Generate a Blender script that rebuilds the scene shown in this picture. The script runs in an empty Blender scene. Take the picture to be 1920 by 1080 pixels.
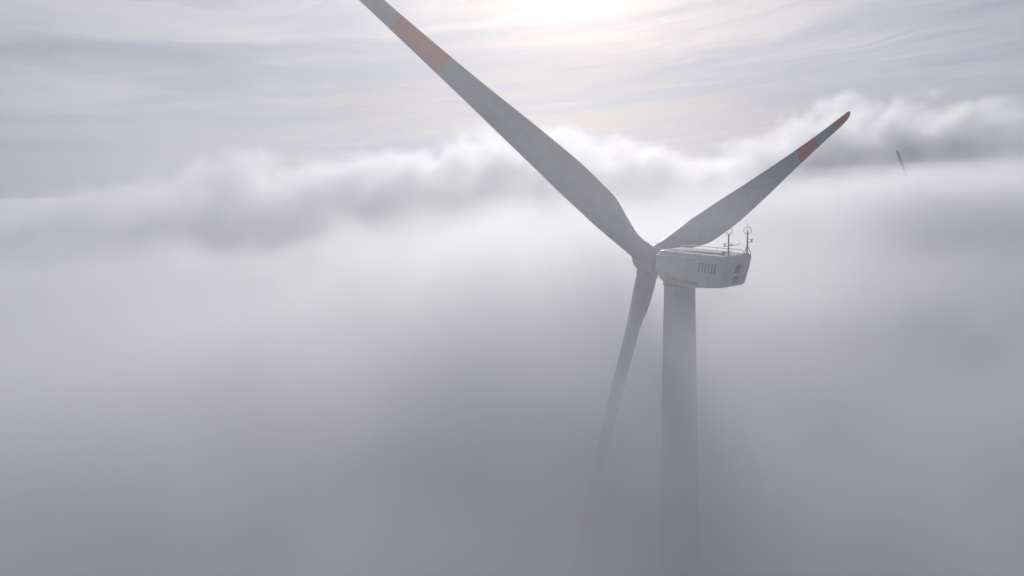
import bpy, bmesh, math, random
from mathutils import Vector, Matrix

R = math.radians
random.seed(4)
C = bpy.context.scene.collection
scene = bpy.context.scene

# ------------------------------------------------------------------ camera, sky, sun, exposure
CAMZ = 94.5                                   # metres above the ground at the foot of the turbine
PITCH, ROLL, FOC = R(9.54), R(-2.45), 1148.4  # FOC: focal length in pixels of a 1920 wide picture

cam = bpy.data.objects.new('camera', bpy.data.cameras.new('camera'))
C.objects.link(cam)
fwd = Vector((0, math.cos(PITCH), -math.sin(PITCH)))
rt0 = Vector((1, 0, 0)); up0 = rt0.cross(fwd)
rt = math.cos(ROLL) * rt0 + math.sin(ROLL) * up0
up = -math.sin(ROLL) * rt0 + math.cos(ROLL) * up0
cam.matrix_world = Matrix(((rt.x, up.x, -fwd.x, 0), (rt.y, up.y, -fwd.y, 0), (rt.z, up.z, -fwd.z, CAMZ), (0, 0, 0, 1)))
cam.data.sensor_width = 36.0
cam.data.lens = FOC / 1920 * 36.0
cam.data.clip_start = 0.1
cam.data.clip_end = 60000
scene.camera = cam

SUN_EL, SUN_AZ = R(18.5), R(5.4)              # azimuth from +Y towards +X
sun_dir = Vector((math.sin(SUN_AZ) * math.cos(SUN_EL), math.cos(SUN_AZ) * math.cos(SUN_EL), math.sin(SUN_EL)))
sl = bpy.data.lights.new('sun', 'SUN')
sl.energy = 1.6; sl.angle = R(4.0); sl.color = (1.0, 0.97, 0.955)
so = bpy.data.objects.new('sun', sl); C.objects.link(so)
so.rotation_euler = (-sun_dir).to_track_quat('-Z', 'Y').to_euler()

scene.view_settings.view_transform = 'Standard'
scene.view_settings.look = 'None'
scene.view_settings.exposure = 0.15
scene.view_settings.gamma = 1.0
scene.cycles.use_denoising = True
scene.cycles.volume_bounces = 9
scene.cycles.max_bounces = 10
scene.cycles.diffuse_bounces = 2
scene.cycles.glossy_bounces = 2
scene.cycles.volume_step_rate = 3.0
scene.cycles.volume_max_steps = 512
scene.cycles.use_adaptive_sampling = True
scene.cycles.adaptive_threshold = 0.03

world = bpy.data.worlds.new('World'); scene.world = world; world.use_nodes = True
wt = world.node_tree


class X:
    """A node socket with arithmetic: builds Math nodes in whatever tree it lives in."""
    def __init__(self, t, s): self.t, self.s = t, s
    def _m(self, op, *a):
        n = self.t.nodes.new('ShaderNodeMath'); n.operation = op
        for i, v in enumerate((self,) + a):
            if isinstance(v, X): self.t.links.new(v.s, n.inputs[i])
            else: n.inputs[i].default_value = v
        return X(self.t, n.outputs[0])
    def __add__(self, o): return self._m('ADD', o)
    __radd__ = __add__
    def __sub__(self, o): return self._m('SUBTRACT', o)
    def __rsub__(self, o): return (self * -1.0) + o
    def __mul__(self, o): return self._m('MULTIPLY', o)
    __rmul__ = __mul__
    def __truediv__(self, o): return self._m('DIVIDE', o)
    def __pow__(self, o): return self._m('POWER', o)
    def max(self, o): return self._m('MAXIMUM', o)
    def min(self, o): return self._m('MINIMUM', o)
    def exp(self): return self._m('EXPONENT')
    def sqrt(self): return self._m('SQRT')
    def clamp(self): return self.max(0.0).min(1.0)
    def smooth(self, a, b):
        n = self.t.nodes.new('ShaderNodeMapRange'); n.interpolation_type = 'SMOOTHSTEP'
        self.t.links.new(self.s, n.inputs[0])
        n.inputs[1].default_value = a; n.inputs[2].default_value = b
        return X(self.t, n.outputs[0])


def vec(t, x, y, z):
    n = t.nodes.new('ShaderNodeCombineXYZ')
    for i, v in enumerate((x, y, z)):
        if isinstance(v, X): t.links.new(v.s, n.inputs[i])
        else: n.inputs[i].default_value = v
    return X(t, n.outputs[0])


def noise(t, v, scale, detail=4.0, rough=0.5, dist=0.0, lac=2.0):
    n = t.nodes.new('ShaderNodeTexNoise')
    t.links.new(v.s, n.inputs['Vector'])
    n.inputs['Scale'].default_value = scale; n.inputs['Detail'].default_value = detail
    n.inputs['Roughness'].default_value = rough; n.inputs['Distortion'].default_value = dist
    n.inputs['Lacunarity'].default_value = lac
    return X(t, n.outputs[0])


def split(t, s):
    n = t.nodes.new('ShaderNodeSeparateXYZ'); t.links.new(s, n.inputs[0])
    return [X(t, o) for o in n.outputs]


def mixc(t, f, a, b):
    n = t.nodes.new('ShaderNodeMix'); n.data_type = 'RGBA'
    t.links.new(f.s, n.inputs[0])
    for i, v in ((6, a), (7, b)):
        if isinstance(v, X): t.links.new(v.s, n.inputs[i])
        else: n.inputs[i].default_value = (*v, 1)
    return X(t, n.outputs[2])


def scalec(t, c, f):
    n = t.nodes.new('ShaderNodeVectorMath'); n.operation = 'SCALE'
    if isinstance(c, X): t.links.new(c.s, n.inputs[0])
    else: n.inputs[0].default_value = c
    if isinstance(f, X): t.links.new(f.s, n.inputs['Scale'])
    else: n.inputs['Scale'].default_value = f
    return X(t, n.outputs[0])


def addc(t, a, b):
    n = t.nodes.new('ShaderNodeVectorMath'); n.operation = 'ADD'
    t.links.new(a.s, n.inputs[0]); t.links.new(b.s, n.inputs[1])
    return X(t, n.outputs[0])


def build_sky():
    t = wt
    sky = t.nodes.new('ShaderNodeTexSky'); sky.sky_type = 'NISHITA'; sky.sun_disc = False
    sky.sun_elevation = SUN_EL; sky.sun_rotation = SUN_AZ
    sky.altitude = 300; sky.air_density = 1.0; sky.dust_density = 1.0; sky.ozone_density = 1.5
    tc = t.nodes.new('ShaderNodeTexCoord')
    dx, dy, dz = split(t, tc.outputs['Generated'])
    zc = dz.max(0.0) + 0.09
    u, v = dx / zc, dy / zc                                   # where the ray meets a high, level veil of cloud
    wob = noise(t, vec(t, u * 0.30, v * 0.30, 3.0), 1.0, 4.0, 0.6) - 0.5
    v2 = v + u * 0.24 + u * u * 0.13 + wob * 2.0
    streak = noise(t, vec(t, u * 0.24, v2 * 0.80, 0.0), 1.0, 6.0, 0.56, 0.9)
    fine = noise(t, vec(t, u * 0.85 + wob * 2.0, v2 * 2.1, 7.0), 1.0, 6.0, 0.66, 1.2)
    broad = noise(t, vec(t, u * 0.22 + 3.1, v * 0.30, 9.0), 1.0, 3.0, 0.5, 0.6)
    high = dz.smooth(0.03, 0.20)                              # towards the horizon the bands merge
    # how thin ice cloud scatters the sun: a strong forward lobe on a wide one
    cosg = dx * sun_dir.x + dy * sun_dir.y + dz * sun_dir.z
    ang = (1.0 - cosg).max(0.0).sqrt()
    lobe = (ang * -9.0).exp() * 0.22 + (ang * -1.6).exp() * 0.74 + 0.10
    band = (streak * 0.66 + fine * 0.34).smooth(0.36, 0.62)
    patch = broad.smooth(0.36, 0.66)
    thick = (band * (patch * 0.8 + 0.2) - 0.45) * (high * 0.8 + 0.2) * 0.42 + 0.98
    near = ((ang * -1.25).exp() * 1.1).clamp()
    warm = mixc(t, (near * (band * 0.45 + 0.55) + 0.0).clamp(), (0.67, 0.83, 1.15), (1.07, 0.955, 0.90))
    cloud = scalec(t, warm, lobe * thick)
    skyc = scalec(t, X(t, sky.outputs[0]), SKY)
    low = 1.0 - dz.smooth(0.06, 0.34)                         # the veil closes up towards the horizon
    veil = (band * 0.22 + 0.62 + low * 0.45).min(0.985)
    col = mixc(t, veil, skyc, cloud)
    bg = t.nodes['Background']
    t.links.new(col.s, bg.inputs[0]); bg.inputs[1].default_value = 1.0


SKY = 0.05
build_sky()

# ------------------------------------------------------------------ helpers
def obj(name, bm, mats, parent=None, smooth=True, loc=None):
    me = bpy.data.meshes.new(name)
    bmesh.ops.recalc_face_normals(bm, faces=bm.faces)
    for f in bm.faces: f.smooth = smooth
    bm.to_mesh(me); bm.free()
    for m in (mats if isinstance(mats, (list, tuple)) else [mats]): me.materials.append(m)
    o = bpy.data.objects.new(name, me); C.objects.link(o)
    if parent: o.parent = parent
    if loc: o.location = loc
    return o


def sharp(o, deg=35):
    for p in o.data.polygons: p.use_smooth = True
    o.data.set_sharp_from_angle(angle=R(deg))
    return o


def tag(o, label=None, cat=None, group=None, kind=None):
    for k, v in (('label', label), ('category', cat), ('group', group), ('kind', kind)):
        if v: o[k] = v
    return o


def tube(bm, pts, rad, n=8, cap=True):
    pts = [Vector(p) for p in pts]
    rads = rad if isinstance(rad, (list, tuple)) else [rad] * len(pts)
    rings = []
    ref = None
    for i, p in enumerate(pts):
        d = (pts[min(i + 1, len(pts) - 1)] - pts[max(i - 1, 0)]).normalized()
        if ref is None: ref = d.orthogonal().normalized()
        ref = (ref - d * ref.dot(d)).normalized()
        b = d.cross(ref)
        rings.append([bm.verts.new(p + (ref * math.cos(a) + b * math.sin(a)) * rads[i]) for a in [k * 2 * math.pi / n for k in range(n)]])
    for a, b in zip(rings, rings[1:]):
        for k in range(n): bm.faces.new((a[k], a[(k + 1) % n], b[(k + 1) % n], b[k]))
    if cap:
        bm.faces.new(rings[0]); bm.faces.new(rings[-1])
    return rings


def ring(bm, centre, radius, rad, axis_u, axis_v, n=28, m=6):
    c = Vector(centre); U, V = Vector(axis_u), Vector(axis_v); W = U.cross(V)
    rs = []
    for i in range(n):
        a = i * 2 * math.pi / n; d = U * math.cos(a) + V * math.sin(a)
        rs.append([bm.verts.new(c + d * (radius + rad * math.cos(b)) + W * rad * math.sin(b)) for b in [k * 2 * math.pi / m for k in range(m)]])
    for i in range(n):
        a, b = rs[i], rs[(i + 1) % n]
        for k in range(m): bm.faces.new((a[k], a[(k + 1) % m], b[(k + 1) % m], b[k]))


def lathe(bm, prof, O, ax, U, V, n=48, caps=True):
    rings = []
    for d, r in prof:
        if r < 1e-4: rings.append([bm.verts.new(O + ax * d)]); continue
        rings.append([bm.verts.new(O + ax * d + (U * math.cos(a) + V * math.sin(a)) * r) for a in [k * 2 * math.pi / n for k in range(n)]])
    for a, b in zip(rings, rings[1:]):
        for k in range(n):
            k2 = (k + 1) % n
            if len(a) == 1: bm.faces.new((a[0], b[k2], b[k]))
            elif len(b) == 1: bm.faces.new((a[k], a[k2], b[0]))
            else: bm.faces.new((a[k], a[k2], b[k2], b[k]))
    if caps:
        for r in (rings[0], rings[-1]):
            if len(r) > 2: bm.faces.new(r)


def box(bm, O, ex, ey, ez, x0, x1, y0, y1, z0, z1):
    vs = [bm.verts.new(O + ex * x + ey * y + ez * z) for z in (z0, z1) for x, y in ((x0, y0), (x1, y0), (x1, y1), (x0, y1))]
    for f in ((0, 1, 2, 3), (4, 5, 6, 7), (0, 1, 5, 4), (1, 2, 6, 5), (2, 3, 7, 6), (3, 0, 4, 7)):
        bm.faces.new([vs[i] for i in f])


# ------------------------------------------------------------------ materials
def paint(name, col, rough=0.45, dirt=0.10, scale=0.6, streak=None):
    m = bpy.data.materials.new(name); m.use_nodes = True
    t = m.node_tree; b = t.nodes['Principled BSDF']
    tc = t.nodes.new('ShaderNodeTexCoord')
    p = X(t, tc.outputs['Object'])
    x, y, z = split(t, p.s)
    a = noise(t, p, scale, 5.0, 0.6)
    s = noise(t, vec(t, x * 2.0, y * 2.0, z * 0.12), 1.3 if streak is None else streak, 4.0, 0.6)
    f = (a * 0.6 + s * 0.5).smooth(0.42, 0.80)
    dark = tuple(c * (1 - dirt * 2.2) * k for c, k in zip(col, (0.98, 0.98, 0.95)))
    c = mixc(t, f, col, dark)
    t.links.new(c.s, b.inputs['Base Color'])
    rr = a * 0.25 + (rough - 0.12)
    t.links.new(rr.s, b.inputs['Roughness'])
    b.inputs['Specular IOR Level'].default_value = 0.35
    return m


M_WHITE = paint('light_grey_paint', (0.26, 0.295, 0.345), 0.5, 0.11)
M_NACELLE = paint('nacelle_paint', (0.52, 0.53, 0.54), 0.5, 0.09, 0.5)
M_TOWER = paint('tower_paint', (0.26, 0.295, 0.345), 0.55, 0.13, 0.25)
M_RED = paint('red_band_paint', (0.52, 0.062, 0.040), 0.5, 0.10)
M_DARK = paint('dark_louvre', (0.13, 0.13, 0.135), 0.6, 0.1)
M_GREYP = paint('grey_panel', (0.20, 0.20, 0.21), 0.55, 0.1)
M_METAL = paint('weathered_metal', (0.10, 0.105, 0.11), 0.5, 0.1, 3.0)
M_RAIL = paint('galvanised_rail', (0.42, 0.43, 0.44), 0.4, 0.1, 3.0)
M_HIGHLIGHT = paint('crease_highlight', (0.72, 0.73, 0.74), 0.45, 0.06, 1.0)  # highlight of the nacelle's shoulder crease, put into the colour
M_ROOF = paint('roof_paint', (0.44, 0.45, 0.46), 0.5, 0.12)

# ------------------------------------------------------------------ ground
def hill(x, y):
    r = math.hypot(x, y)
    z = -26.0 * (1 / (1 + math.exp(-(r - 240) / 50.0)))
    z += 9 * math.sin(x * .0041 + 1.2) * math.sin(y * .0037) * min(1, r / 400)
    return z - 0.2


def build_ground():
    bm = bmesh.new()
    rs = [0, 20, 45, 80, 120, 170, 230, 300, 380, 480, 620, 820, 1100, 1600, 2400, 4000, 8000, 20000]
    n = 64; rings = []
    for r in rs:
        rings.append([bm.verts.new((18.9, 68.4, -0.2))] if r == 0 else
                     [bm.verts.new((18.9 + r * math.cos(a), 68.4 + r * math.sin(a), hill(r * math.cos(a), r * math.sin(a)))) for a in [k * 2 * math.pi / n for k in range(n)]])
    for a, b in zip(rings, rings[1:]):
        for k in range(n):
            if len(a) == 1: bm.faces.new((a[0], b[k], b[(k + 1) % n]))
            else: bm.faces.new((a[k], b[k], b[(k + 1) % n], a[(k + 1) % n]))
    m = bpy.data.materials.new('meadow'); m.use_nodes = True
    t = m.node_tree; tc = t.nodes.new('ShaderNodeTexCoord'); p = X(t, tc.outputs['Object'])
    f = noise(t, p, 0.02, 8.0, 0.6).smooth(0.35, 0.65); g = noise(t, p, 0.9, 6.0, 0.7)
    c = mixc(t, f, (0.05, 0.065, 0.03), (0.11, 0.10, 0.06)); c = scalec(t, c, g + 0.5)
    t.links.new(c.s, t.nodes['Principled BSDF'].inputs['Base Color'])
    t.nodes['Principled BSDF'].inputs['Roughness'].default_value = 0.95
    tag(obj('ground', bm, m), kind='structure')


build_ground()

# ------------------------------------------------------------------ wind turbine
HUB = Vector((16.625, 72.44, CAMZ - 9.488))                    # rotor centre
NAX = Vector((-0.490, 0.867, 0.087)).normalized()              # the way the rotor faces
SAX = NAX.cross(Vector((0, 0, 1))).normalized()
VAX = SAX.cross(NAX)
BK = Vector((-NAX.x, -NAX.y, 0)).normalized()                  # level, from the rotor to the back of the nacelle
SD = Vector((SAX.x, SAX.y, 0)).normalized()
UP = Vector((0, 0, 1))
LEN = 50.0
BETA, TWIST, CONE, BAND = R(17.11), R(13.29), R(4.53), 0.116

RC = [0.03, .07, .13, .2, .27, .4, .6, .8, .92, .965, .985, .996, 1.0]
CH = [2.40, 2.40, 3.07, 3.85, 3.87, 3.38, 2.30, 1.52, 1.22, 1.02, .76, .42, .06]
TH = [1., 1., .72, .42, .32, .25, .21, .18, .16, .16, .16, .16, .16]
PX = [.5, .5, .42, .34, .32, .30, .30, .30, .31, .34, .42, .50, .6]


def interp(r, ys):
    # monotone-ish smooth interpolation over RC
    if r <= RC[0]: return ys[0]
    if r >= RC[-1]: return ys[-1]
    for i in range(len(RC) - 1):
        if RC[i] <= r <= RC[i + 1]:
            h = RC[i + 1] - RC[i]; u = (r - RC[i]) / h
            def slope(j):
                if j == 0 or j == len(RC) - 1: return 0.0
                a = (ys[j] - ys[j - 1]) / (RC[j] - RC[j - 1]); b = (ys[j + 1] - ys[j]) / (RC[j + 1] - RC[j])
                if a * b <= 0: return 0.0
                return 2 * a * b / (a + b)
            m0, m1 = slope(i) * h, slope(i + 1) * h
            return ((2 * u**3 - 3 * u**2 + 1) * ys[i] + (u**3 - 2 * u**2 + u) * m0 + (-2 * u**3 + 3 * u**2) * ys[i + 1] + (u**3 - u**2) * m1)


def blade_mesh(flap):
    """Local frame: z out along the blade, x towards the leading edge in the rotor plane, y upwind."""
    bm = bmesh.new()
    n = 40
    stops = [.026 + i * (0.95 - .026) / 60 for i in range(61)] + [.958, .966, .974, .98, .985, .989, .992, .995, .997, .9988, 1.0]
    cuts = [1 - BAND, 1 - 2 * BAND, 1 - 3 * BAND]
    stops = sorted([s for s in stops if all(abs(s - c) > .004 for c in cuts)] + cuts)
    rings = []
    for r in stops:
        c, th, pa = interp(r, CH), interp(r, TH), interp(r, PX)
        be = BETA + TWIST * (1 - r) ** 2
        bl = min(1, max(0, (r - .07) / .13))
        row = []
        for k in range(n):
            a = 2 * math.pi * k / n
            xx = 0.5 - 0.5 * math.cos(a)
            x = (xx - pa) * c
            y = 0.5 * th * c * math.sin(a) * (1 - bl * 0.55 * xx) * (0.75 if math.sin(a) < 0 and bl > .5 else 1.0)
            lx = -(math.cos(be) * x + math.sin(be) * y)
            ly = -math.sin(be) * x + math.cos(be) * y
            oy = LEN * (r * math.sin(CONE) + flap * r * r)
            row.append(bm.verts.new((lx, ly + oy, LEN * r * math.cos(CONE))))
        rings.append(row)
    for i, (a, b) in enumerate(zip(rings, rings[1:])):
        mid = (stops[i] + stops[i + 1]) / 2
        red = mid > cuts[0] or cuts[2] < mid < cuts[1]
        for k in range(n):
            f = bm.faces.new((a[k], a[(k + 1) % n], b[(k + 1) % n], b[k])); f.material_index = 1 if red else 0
    f = bm.faces.new(rings[0]); f = bm.faces.new(rings[-1]); f.material_index = 1
    return bm


def blade_matrix(az):
    dr = math.cos(az) * SAX + math.sin(az) * VAX
    tg = -math.sin(az) * SAX + math.cos(az) * VAX
    return Matrix(((tg.x, NAX.x, dr.x, 0), (tg.y, NAX.y, dr.y, 0), (tg.z, NAX.z, dr.z, 0), (0, 0, 0, 1)))


TOWER_A = 4.75
BASE = Vector((HUB.x + BK.x * TOWER_A, HUB.y + BK.y * TOWER_A, 0))
turbine = bpy.data.objects.new('wind_turbine', None); C.objects.link(turbine)
turbine.location = BASE
tag(turbine, 'big light grey wind turbine with red banded blades, half sunk in fog', 'wind turbine', 'wind turbines rising out of the fog')
HL = HUB - BASE                                                # rotor centre in the turbine's own frame


def build_tower(top):
    bm = bmesh.new(); n = 64
    prof = []
    z = 0.0
    def rad(z): return 1.70 + (top - z) * 0.0205
    seams = [22.0, 43.0, 63.0]
    zs = sorted([i * 4.0 for i in range(int(top // 4) + 1)] + [s + d for s in seams for d in (-.12, -.10, .10, .12)] + [top])
    for z in zs:
        e = 0.025 if any(abs(z - s) < .11 for s in seams) else 0.0
        prof.append((z, rad(z) + e))
    lathe(bm, prof, Vector((0, 0, 0)), UP, Vector((1, 0, 0)), Vector((0, 1, 0)), n)
    return bm, rad


ztop = HL.z - 2.25
tbm, trad = build_tower(ztop)
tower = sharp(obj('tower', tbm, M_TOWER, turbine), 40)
# collar where the nacelle turns on the tower
bm = bmesh.new(); lathe(bm, [(0, 1.74), (.0, 1.82), (.28, 1.82), (.28, 1.5)], Vector((0, 0, ztop - .16)), UP, Vector((1, 0, 0)), Vector((0, 1, 0)), 64, True)
sharp(obj('yaw_ring', bm, M_GREYP, tower))
# round port just below the nacelle, on the camera's side
def port():
    bm = bmesh.new(); zz = ztop - 0.95
    d = Vector((-0.42, -0.9, 0)).normalized(); U = Vector((d.y, -d.x, 0)); O = d * (trad(zz) - .06) + UP * zz
    lathe(bm, [(0, .24), (.10, .24), (.10, .17), (.075, .17), (.075, 0)], O, d, U, UP, 24, False)
    return bm
sharp(obj('vent_port', port(), M_GREYP, tower))
# door and steps at the foot
bm = bmesh.new(); d = Vector((-.7, -.714, 0)); U = Vector((d.y, -d.x, 0))
box(bm, d * (trad(1.6) - .15), U, d, UP, -.5, .5, 0, .2, .9, 3.0)
sharp(obj('door', bm, M_GREYP, tower))
bm = bmesh.new()
for i in range(4): box(bm, d * (trad(.5) + .02), U, d, UP, -.6, .6, .02 + .3 * i, .32 + .3 * i, 0, .88 - .22 * i)
obj('step', bm, M_GREYP, tower, False)

# nacelle: cross-sections lofted from front to back (a: back from the rotor, w: across, z: up from the rotor centre)
def nacelle_bm():
    bm = bmesh.new()
    #      a     top   shoulder  zmid  bottom  w_top  w_sh   w_mid  w_bot
    st = [(2.30, 0.95, 0.70, -0.30, -1.20, 0.75, 1.15, 1.25, 0.85),
          (2.55, 1.25, 0.88, -0.45, -1.50, 1.05, 1.50, 1.58, 1.10),
          (3.10, 1.50, 1.02, -0.75, -1.80, 1.35, 1.80, 1.84, 1.40),
          (3.90, 1.56, 1.06, -1.20, -2.05, 1.52, 1.90, 1.93, 1.62),
          (4.80, 1.57, 1.07, -1.22, -2.12, 1.58, 1.93, 1.95, 1.66),
          (6.80, 1.57, 1.08, -1.05, -2.13, 1.60, 1.94, 1.97, 1.66),
          (8.60, 1.57, 1.09, -0.62, -2.13, 1.62, 1.95, 1.98, 1.66),
          (10.4, 1.57, 1.12, -0.25, -1.95, 1.66, 1.95, 1.98, 1.66),
          (11.6, 1.57, 1.20, -0.15, -1.80, 1.72, 1.95, 1.97, 1.68),
          (11.95, 1.57, 1.26, -0.15, -1.75, 1.76, 1.94, 1.96, 1.70)]
    rings = []
    SL = .25                                                    # the back leans outwards towards the top
    def lean(a, z): return a + (SL * (z + 1.7) if a > 11.8 else SL * .5 * (z + 1.7) * max(0, (a - 10.4) / 1.5) if a > 10.4 else 0)
    for a, zt, zs, zm, zb, wt_, ws, wm, wb in st:
        pts = []
        half = [(0, zt + .05), (wt_ * .55, zt + .035), (wt_ - .12, zt), (wt_ + .04, zt - .05), (ws - .04, zs + .05), (ws, zs - .04),
                (ws * .5 + wm * .5, (zs + zm) / 2), (wm, zm + .05), (wm - .03, zm - .08), (wb + .09, zb + .18), (wb, zb + .06), (wb - .15, zb), (0, zb)]
        for w, z in half: pts.append((w, z))
        for w, z in reversed(half[1:-1]): pts.append((-w, z))
        rings.append([bm.verts.new(HL + BK * lean(a, z) + SD * w + UP * z) for w, z in pts])
    n = len(rings[0])
    for r0, r1 in zip(rings, rings[1:]):
        for k in range(n): bm.faces.new((r0[k], r0[(k + 1) % n], r1[(k + 1) % n], r1[k]))
    # rounded back edge, then the back face
    last = rings[-1]
    cen = sum((v.co for v in last), Vector()) / n
    bdir = (BK - UP * -0.0).normalized()
    prev = last
    for push, shrink in ((.13, .988), (.25, .95), (.34, .89), (.39, .81), (.405, .74)):
        cur = []
        for v in last:
            q = cen + (v.co - cen) * shrink
            cur.append(bm.verts.new(q + bdir * push))
        for k in range(n): bm.faces.new((prev[k], prev[(k + 1) % n], cur[(k + 1) % n], cur[k]))
        prev = cur
    bm.faces.new(prev)
    bm.faces.new(rings[0])
    return bm


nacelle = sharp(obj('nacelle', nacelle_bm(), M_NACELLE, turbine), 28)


def side_w(a, z):                                              # half-width of the near side there (approximate)
    return 1.965


# louvre on the near side: six leaning slots in a shallow frame
bm = bmesh.new()
for i in range(6):
    a0 = 9.35 + i * .41
    P = lambda a, z, w: HL + BK * a + SD * -w + UP * z
    for za, zb in ((-.33, .72),):
        sh = .18
        v = [P(a0, za, 1.985), P(a0 + .17, za, 1.985), P(a0 + .17 + sh, zb, 1.975), P(a0 + sh, zb, 1.975)]
        o = [q - SD * .035 for q in v]
        A = [bm.verts.new(q + SD * .06) for q in v]; B = [bm.verts.new(q) for q in o]
        bm.faces.new(A); bm.faces.new(B)
        for k in range(4): bm.faces.new((A[k], A[(k + 1) % 4], B[(k + 1) % 4], B[k]))
obj('louvre', bm, M_DARK, nacelle, False)
# two dark panels on the back face
def back_panel(w0, w1, z0, z1):
    bm = bmesh.new()
    f = lambda w, z, d: HL + BK * (11.95 + .25 * (z + 1.7) + .395 + d) + SD * w + UP * z
    q = [(w0, z0), (w1, z0), (w1, z1), (w0, z1)]
    A = [bm.verts.new(f(w, z, .045)) for w, z in q]; B = [bm.verts.new(f(w, z, -.2)) for w, z in q]
    bm.faces.new(A); bm.faces.new(B)
    for k in range(4): bm.faces.new((A[k], A[(k + 1) % 4], B[(k + 1) % 4], B[k]))
    return bm
obj('back_hatch', back_panel(-.35, .32, -.32, .62), M_DARK, nacelle, False)
obj('back_hatch', back_panel(-.35, .32, -1.28, -.58), M_DARK, nacelle, False)
# low row of cooling slots along the flank above the tower
bm = bmesh.new()
for i in range(13):
    a = 4.55 + i * .36
    top_ = -1.28 + (0.42 if i < 2 else 0.12 if i < 4 else 0.0) - .012 * i
    w0 = 1.93 - (-1.28 - top_) * 0
    f = lambda aa, z, d: HL + BK * aa + UP * z - SD * (1.72 + max(0, min(1, (z + 2.0) / .85)) * .24 + d)
    q = [(a, -1.88), (a + .15, -1.88), (a + .15, top_), (a, top_)]
    A = [bm.verts.new(f(x, z, .05)) for x, z in q]; B = [bm.verts.new(f(x, z, -.2)) for x, z in q]
    bm.faces.new(A); bm.faces.new(B)
    for k in range(4): bm.faces.new((A[k], A[(k + 1) % 4], B[(k + 1) % 4], B[k]))
obj('cooling_slots', bm, M_GREYP, nacelle, False)
# roof: raised hatch lid, walkway strip, rails
bm = bmesh.new(); box(bm, HL, BK, SD, UP, 4.1, 11.2, -1.0, .95, 1.585, 1.72)
bmesh.ops.bevel(bm, geom=list(bm.edges), offset=.05, segments=2, affect='EDGES')
sharp(obj('roof_hatch', bm, M_ROOF, nacelle))
def rail(w):
    bm = bmesh.new()
    tube(bm, [HL + BK * a + SD * w + UP * (1.92 if i not in (0, 4) else 1.58) for i, a in enumerate((3.4, 3.7, 7.5, 12.1, 12.4))], .035, 6)
    for a in (5.0, 6.9, 8.8, 10.7): tube(bm, [HL + BK * a + SD * w + UP * 1.55, HL + BK * a + SD * w + UP * 1.92], .03, 6)
    return bm
obj('roof_rail', rail(1.42), M_RAIL, nacelle)
bm = bmesh.new(); tube(bm, [HL + BK * a + SD * -1.25 + UP * 1.66 for a in (3.6, 7, 10, 12.3)], .05, 6)
for a in (3.7, 5.9, 8.1, 10.2, 12.2): tube(bm, [HL + BK * a + SD * -1.25 + UP * 1.52, HL + BK * a + SD * -1.25 + UP * 1.66], .035, 6)
obj('roof_rail', bm, M_RAIL, nacelle)

bm = bmesh.new()                                                # lip added along each shoulder crease; its pale colour paints the crease highlight
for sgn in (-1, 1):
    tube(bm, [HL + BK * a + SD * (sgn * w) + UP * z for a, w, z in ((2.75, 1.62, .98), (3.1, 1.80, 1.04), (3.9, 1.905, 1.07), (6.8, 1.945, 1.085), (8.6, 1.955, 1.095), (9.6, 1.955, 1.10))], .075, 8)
obj('highlight_lip', bm, M_HIGHLIGHT, nacelle)

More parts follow.
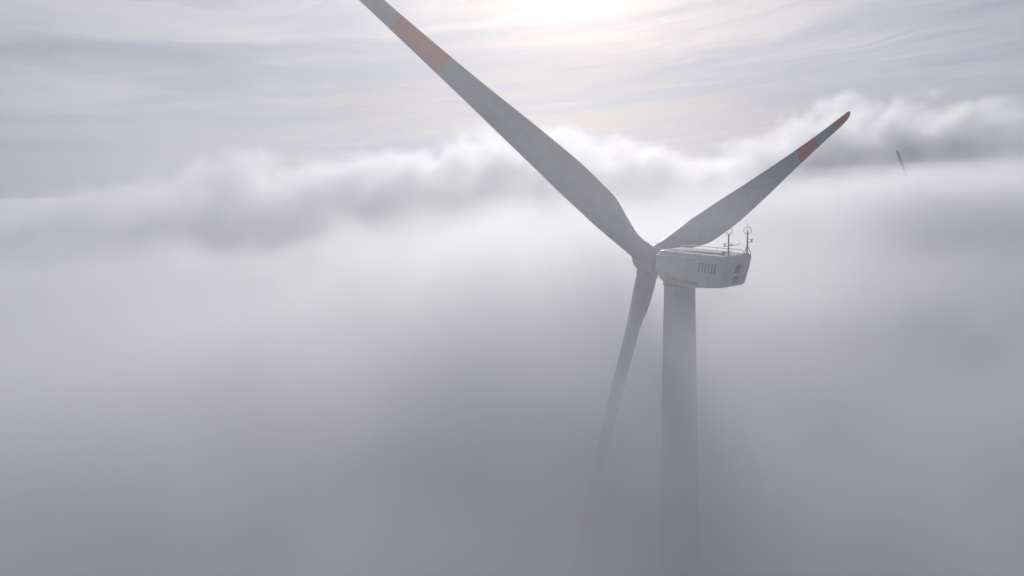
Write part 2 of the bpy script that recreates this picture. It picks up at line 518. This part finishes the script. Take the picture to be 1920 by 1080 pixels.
# two masts with instruments at the back of the roof
def mast(a, w, kind):
    O = HL + BK * a + SD * w + UP * 1.56
    bm = bmesh.new()
    H_ = 2.20 if kind == 0 else 2.42
    tube(bm, [O, O + UP * H_], [.085, .07], 10)
    tube(bm, [O - UP * .03, O + UP * .05], .16, 12)
    if kind == 1:                                               # tripod struts at the foot
        for sx, sy in ((.42, .1), (-.30, .25), (-.05, -.35)):
            tube(bm, [O + BK * sx * .9 + SD * sy, O + BK * sx * .55 + SD * sy * .6 + UP * .45, O + UP * .95], .038, 6)
    m = obj('weather_mast', bm, M_METAL, turbine)
    rx = (0.87 * SD + 0.49 * BK).normalized()                   # across, square to the rear three-quarter side
    rx = Vector((0.97, -0.24, 0)).normalized()
    bm = bmesh.new()
    top = O + UP * (H_ + (.22 if kind == 0 else -.02))
    ring(bm, top, .36, .026, rx, UP)
    if kind == 0:
        for sx in (-.13, .13):
            tube(bm, [O + UP * (H_ - .02), O + UP * (H_ + .06) + rx * sx, O + UP * (H_ + .24) + rx * sx * 1.25], .030, 6)
        tube(bm, [top - UP * .36, O + UP * (H_ - .1)], .02, 6)
    obj('lightning_ring', bm, M_METAL, m)
    if kind == 1:
        bm = bmesh.new(); tube(bm, [O + UP * (H_ - .02), O + UP * (H_ + .85)], [.018, .008], 6); obj('lightning_rod', bm, M_METAL, m)
    arm_z = 1.02 if kind == 0 else 1.22
    bm = bmesh.new()
    if kind == 0: tube(bm, [O + UP * (arm_z - .06) - rx * .56, O + UP * (arm_z + .05) + rx * .50], .038, 6)
    else: tube(bm, [O + UP * arm_z, O + UP * (arm_z + .03) + rx * .56], .04, 6)
    obj('crossarm', bm, M_METAL, m)
    def cups(c, s=1.0):
        bm = bmesh.new()
        tube(bm, [c, c + UP * .22 * s], [.05 * s, .035 * s], 8)
        tube(bm, [c + UP * .10 * s, c + UP * .2 * s], .075 * s, 10)
        for k in range(3):
            an = k * 2.094 + .4; dd = Vector((math.cos(an), math.sin(an), 0))
            e = c + UP * .22 * s + dd * .15 * s
            tube(bm, [c + UP * .22 * s, e], .012, 5)
            tube(bm, [e - UP * .05, e, e + UP * .05], [.02, .05, .02], 8)
        return bm
    if kind == 0:
        obj('anemometer', cups(O + UP * (arm_z - .02) - rx * .36), M_METAL, m)
        obj('anemometer', cups(O + UP * (arm_z + .02) + rx * .26, .6), M_METAL, m)
        bm = bmesh.new()                                        # wind vane: a thin boom with an upswept tail
        b0 = O + UP * (arm_z + .06) + rx * .30
        tube(bm, [b0, b0 + rx * .35 + UP * .0, b0 + rx * .62 + UP * .07, b0 + rx * .80 + UP * .16], [.02, .02, .035, .02], 6)
        obj('wind_vane', bm, M_METAL, m)
        bm = bmesh.new()                                        # small sensor on a bent arm, low on the near side
        tube(bm, [O + UP * .62, O + UP * .78 - rx * .24, O + UP * .70 - rx * .46, O + UP * .45 - rx * .46], .014, 5)
        tube(bm, [O + UP * .38 - rx * .62, O + UP * .40 - rx * .34], .06, 8)
        tube(bm, [O + UP * .40 - rx * .46, O + UP * -.02 - rx * .46], .03, 6)
        obj('sensor_arm', bm, M_METAL, m)
    else:
        obj('anemometer', cups(O + UP * (arm_z + .03) + rx * .38, 1.1), M_METAL, m)
    return m


mast(12.55, -1.12, 0)
mast(12.95, 1.15, 1)

# hub with its nose upwind and three root collars
def hub_bm():
    bm = bmesh.new()
    lathe(bm, [(-1.75, 1.28), (-1.70, 1.45), (-1.2, 1.62), (-.4, 1.70), (.6, 1.68), (1.3, 1.52), (1.9, 1.2), (2.35, .75), (2.55, .35), (2.62, 0)], HL, NAX, SAX, VAX, 48)
    return bm
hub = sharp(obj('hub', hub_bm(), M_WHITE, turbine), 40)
bm = bmesh.new(); lathe(bm, [(-2.45, .95), (-1.7, .95)], HL, NAX, SAX, VAX, 40)
sharp(obj('main_shaft', bm, M_GREYP, hub))
AZ0 = R(21.27)
for k, flap in ((0, .053), (1, -.014), (2, .025)):
    az = AZ0 + k * 2 * math.pi / 3
    dr = math.cos(az) * SAX + math.sin(az) * VAX; tg = -math.sin(az) * SAX + math.cos(az) * VAX
    d2 = (dr * math.cos(CONE) + NAX * math.sin(CONE)).normalized(); n2 = (NAX * math.cos(CONE) - dr * math.sin(CONE)).normalized()
    bm = bmesh.new()
    lathe(bm, [(.6, 1.30), (1.75, 1.30), (1.85, 1.26), (1.95, 1.26), (2.02, 1.21)], HL, d2, tg, n2, 48)
    for i in range(36):                                         # bolt heads round the flange
        an = i * math.pi / 18; q = HL + d2 * 1.86 + (tg * math.cos(an) + n2 * math.sin(an)) * 1.27
        box(bm, q, tg * math.cos(an) + n2 * math.sin(an), tg * -math.sin(an) + n2 * math.cos(an), d2, -.03, .04, -.045, .045, -.07, .07)
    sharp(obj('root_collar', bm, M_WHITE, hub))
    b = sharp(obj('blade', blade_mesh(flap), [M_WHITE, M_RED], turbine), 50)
    b.matrix_local = Matrix.Translation(HL) @ blade_matrix(az)

# ------------------------------------------------------------------ the second turbine, far off: only the end of one blade clears the fog
def far_turbine():
    P = Vector((245.7, 366.8, CAMZ - 33.7))                     # its rotor centre
    gz = P.z - HL.z
    base = Vector((P.x + BK.x * TOWER_A, P.y + BK.y * TOWER_A, gz))
    t = bpy.data.objects.new('wind_turbine', None); C.objects.link(t); t.location = base
    tag(t, 'distant wind turbine with just one dark blade tip poking out of the cloud bank', 'wind turbine', 'wind turbines rising out of the fog')
    done = 0
    plain = None
    for ch in list(turbine.children):
        if ch.name.split('.')[0] not in ('tower', 'nacelle', 'hub', 'blade'): continue
        c = ch.copy(); C.objects.link(c); c.parent = t
        if ch.name.startswith('blade'):
            if plain is None:
                plain = ch.data.copy(); plain.materials[1] = M_WHITE
            c.data = plain
            az = R(119) + done * 2 * math.pi / 3; done += 1
            c.matrix_local = Matrix.Translation(HL) @ blade_matrix(az)
far_turbine()

# ------------------------------------------------------------------ fog: volume grids of droplets
def fog_material(name, sigma, g, col):
    m = bpy.data.materials.new(name); m.use_nodes = True
    t = m.node_tree; t.nodes.clear()
    out = t.nodes.new('ShaderNodeOutputMaterial'); pv = t.nodes.new('ShaderNodeVolumePrincipled')
    pv.inputs['Color'].default_value = (*col, 1); pv.inputs['Density'].default_value = sigma
    pv.inputs['Anisotropy'].default_value = g
    t.links.new(pv.outputs[0], out.inputs['Volume'])
    return m


def fog_object(name, lo, hi, voxel, mat, field, label):
    g = bpy.data.node_groups.new(name, 'GeometryNodeTree')
    g.interface.new_socket('Geometry', in_out='OUTPUT', socket_type='NodeSocketGeometry')
    go = g.nodes.new('NodeGroupOutput'); vc = g.nodes.new('GeometryNodeVolumeCube')
    vc.inputs['Min'].default_value = lo; vc.inputs['Max'].default_value = hi
    for i, ax in enumerate('XYZ'): vc.inputs['Resolution ' + ax].default_value = max(2, int((hi[i] - lo[i]) / voxel[i]))
    pos = g.nodes.new('GeometryNodeInputPosition')
    x, y, z = split(g, pos.outputs[0])
    d = field(g, x, y, z - CAMZ)
    g.links.new(d.s, vc.inputs['Density'])
    sm = g.nodes.new('GeometryNodeSetMaterial'); sm.inputs['Material'].default_value = mat
    g.links.new(vc.outputs[0], sm.inputs[0]); g.links.new(sm.outputs[0], go.inputs[0])
    me = bpy.data.meshes.new(name); me.materials.append(mat)
    o = bpy.data.objects.new(name, me); C.objects.link(o)
    o.modifiers.new('density', 'NODES').node_group = g
    tag(o, label, 'fog', kind='stuff')
    return o


def bump(x, y, cx, cy, rx, ry, h):
    a = (x - cx) * (1.0 / rx); b = (y - cy) * (1.0 / ry)
    return ((a * a + b * b) * -1.0).exp() * h


def rim(x, y, r0, r1):                                          # 0 inside r0, 1 beyond r1
    return (x * x + y * y).sqrt().smooth(r0, r1)


def blob(x, y, z, c, r):                                        # soft ellipsoid of mist, 1 at its middle
    a, b, e = (x - c[0]) * (1.0 / r[0]), (y - c[1]) * (1.0 / r[1]), (z - c[2]) * (1.0 / r[2])
    return ((a * a + b * b + e * e) * -1.0).exp()


def near_field(g, x, y, z):
    p = vec(g, x, y, z * 1.5)
    n1 = noise(g, p, 1 / 60.0, 4.0, 0.55, 0.6)
    n2 = noise(g, vec(g, x + 50, y, z * 1.3), 1 / 20.0, 4.0, 0.6, 0.8)
    n3 = noise(g, vec(g, x, y + 90, z), 1 / 11.0, 3.0, 0.6, 1.0)
    n = (n1 - 0.5) * 40.0 + (n2 - 0.5) * 18.0
    top = n + -15.0
    for b in NEAR_BUMPS: top = top + bump(x, y, *b)
    depth = top - z                                             # how far below the ragged top of the fog
    wisp = (n2 * 0.6 + n3 * 0.4).smooth(0.36, 0.66)
    body = depth.smooth(-4.0, 20.0) * 1.15 * (wisp * 1.5 + 0.25)
    skin = depth.smooth(-8.0, 4.0) * 0.06 * (wisp + 0.3)
    mist = (z.max(-30.0) * -0.09).exp().min(3.0) * 0.020 * wisp * (1.0 - x.smooth(25.0, 80.0) * 0.7)
    veil = (blob(x, y, z, (-6, 30, 14), (26, 22, 17)) * 0.24 + blob(x, y, z, (9, 50, -8), (14, 17, 11)) * 0.32 + blob(x, y, z, (-66, 84, 2), (30, 45, 24)) * 0.30) * (wisp * 0.9 + 0.1)
    shelf = (blob(x, y, z + (n1 - 0.5) * 26.0 + (n2 - 0.5) * 16.0 + (x - 122) * 0.02, (122, 172, -14.3), (75, 34, 15)) - 0.20).max(0.0) * 3.0
    d = body + skin + mist + veil + shelf
    return (d * (1.0 - rim(x, y, 230.0, 300.0)) * (1.0 - z.smooth(26.0, 42.0)) - 0.002).max(0.0)


NEAR_BUMPS = ((22, 84, 60, 45, 9), (90, 150, 60, 45, -1), (0, 150, 55, 60, 14), (-70, 210, 100, 90, -24), (55, 58, 24, 24, -9), (-40, 60, 40, 40, 6), (-125, 200, 55, 70, 17))


def mid_field(g, x, y, z):
    n1 = noise(g, vec(g, x, y, z * 1.4), 1 / 120.0, 4.0, 0.55, 0.8)
    n2 = noise(g, vec(g, x, y + 300, z * 1.0), 1 / 46.0, 5.0, 0.62, 1.2)
    n3 = noise(g, vec(g, x + 70, y, z * 0.9), 1 / 27.0, 4.0, 0.6, 1.0)
    top = (n1 - 0.5) * 64.0 + (n2 - 0.5) * 70.0 - 15.0
    for b in MID_BUMPS: top = top + bump(x, y, *b)
    deep = top - z
    d = deep.smooth(-4.0, 13.0) * (n3.smooth(0.40, 0.57) + deep.smooth(8.0, 55.0) * 0.8).min(1.0)
    d = d * (bump(x, y, 300, 480, 110, 85, 1.3) + 1.0)
    return (d * rim(x, y, 230.0, 290.0) * (1.0 - rim(x, y, 640.0, 760.0)) - 0.003).max(0.0)


MID_BUMPS = ((262, 485, 75, 52, 66), (372, 460, 75, 50, 50), (-190, 470, 190, 60, 36), (-30, 530, 150, 60, 44), (120, 560, 120, 60, 34),
             (-60, 330, 150, 70, -23), (-82, 300, 22, 45, 20), (222, 345, 120, 62, -95), (40, 330, 50, 60, 8))


def far_field(g, x, y, z):
    n1 = noise(g, vec(g, x, y, z * 1.6), 1 / 260.0, 6.0, 0.55, 0.5)
    n2 = noise(g, vec(g, x, y + 300, z * 1.2), 1 / 80.0, 6.0, 0.62, 0.8)
    top = (n1 - 0.5) * 100.0 + (n2 - 0.5) * 80.0 - 10.0
    top = top + bump(x, y, 0, 1500, 1500, 500, 30)
    d = (top - z).smooth(-3.0, 20.0)
    return (d * rim(x, y, 640.0, 760.0) - 0.003).max(0.0)


fog_near = fog_object('fog', (-260, -120, 0.5), (300, 305, CAMZ + 42), (3.0, 3.0, 3.0),
                      fog_material('fog_droplets', 0.055, 0.55, (0.9955, 0.993, 0.9978)), near_field,
                      'thick pale grey fog swallowing the tower and lower blade of the near turbine')
fog_mid = fog_object('fog', (-480, -60, -20.0), (560, 770, CAMZ + 62), (4.2, 4.2, 3.6),
                     fog_material('bank_droplets', 0.045, 0.55, (0.9955, 0.993, 0.9978)), mid_field,
                     'billowing bank of cloud with shaded hollows beyond the turbine')
fog_far = fog_object('fog', (-1800, -100, -25.0), (1900, 3000, CAMZ + 75), (16.0, 16.0, 7.0),
                     fog_material('cloud_droplets', 0.035, 0.55, (0.9955, 0.993, 0.9978)), far_field,
                     'sea of soft pale cloud stretching to the horizon under the veiled sun')
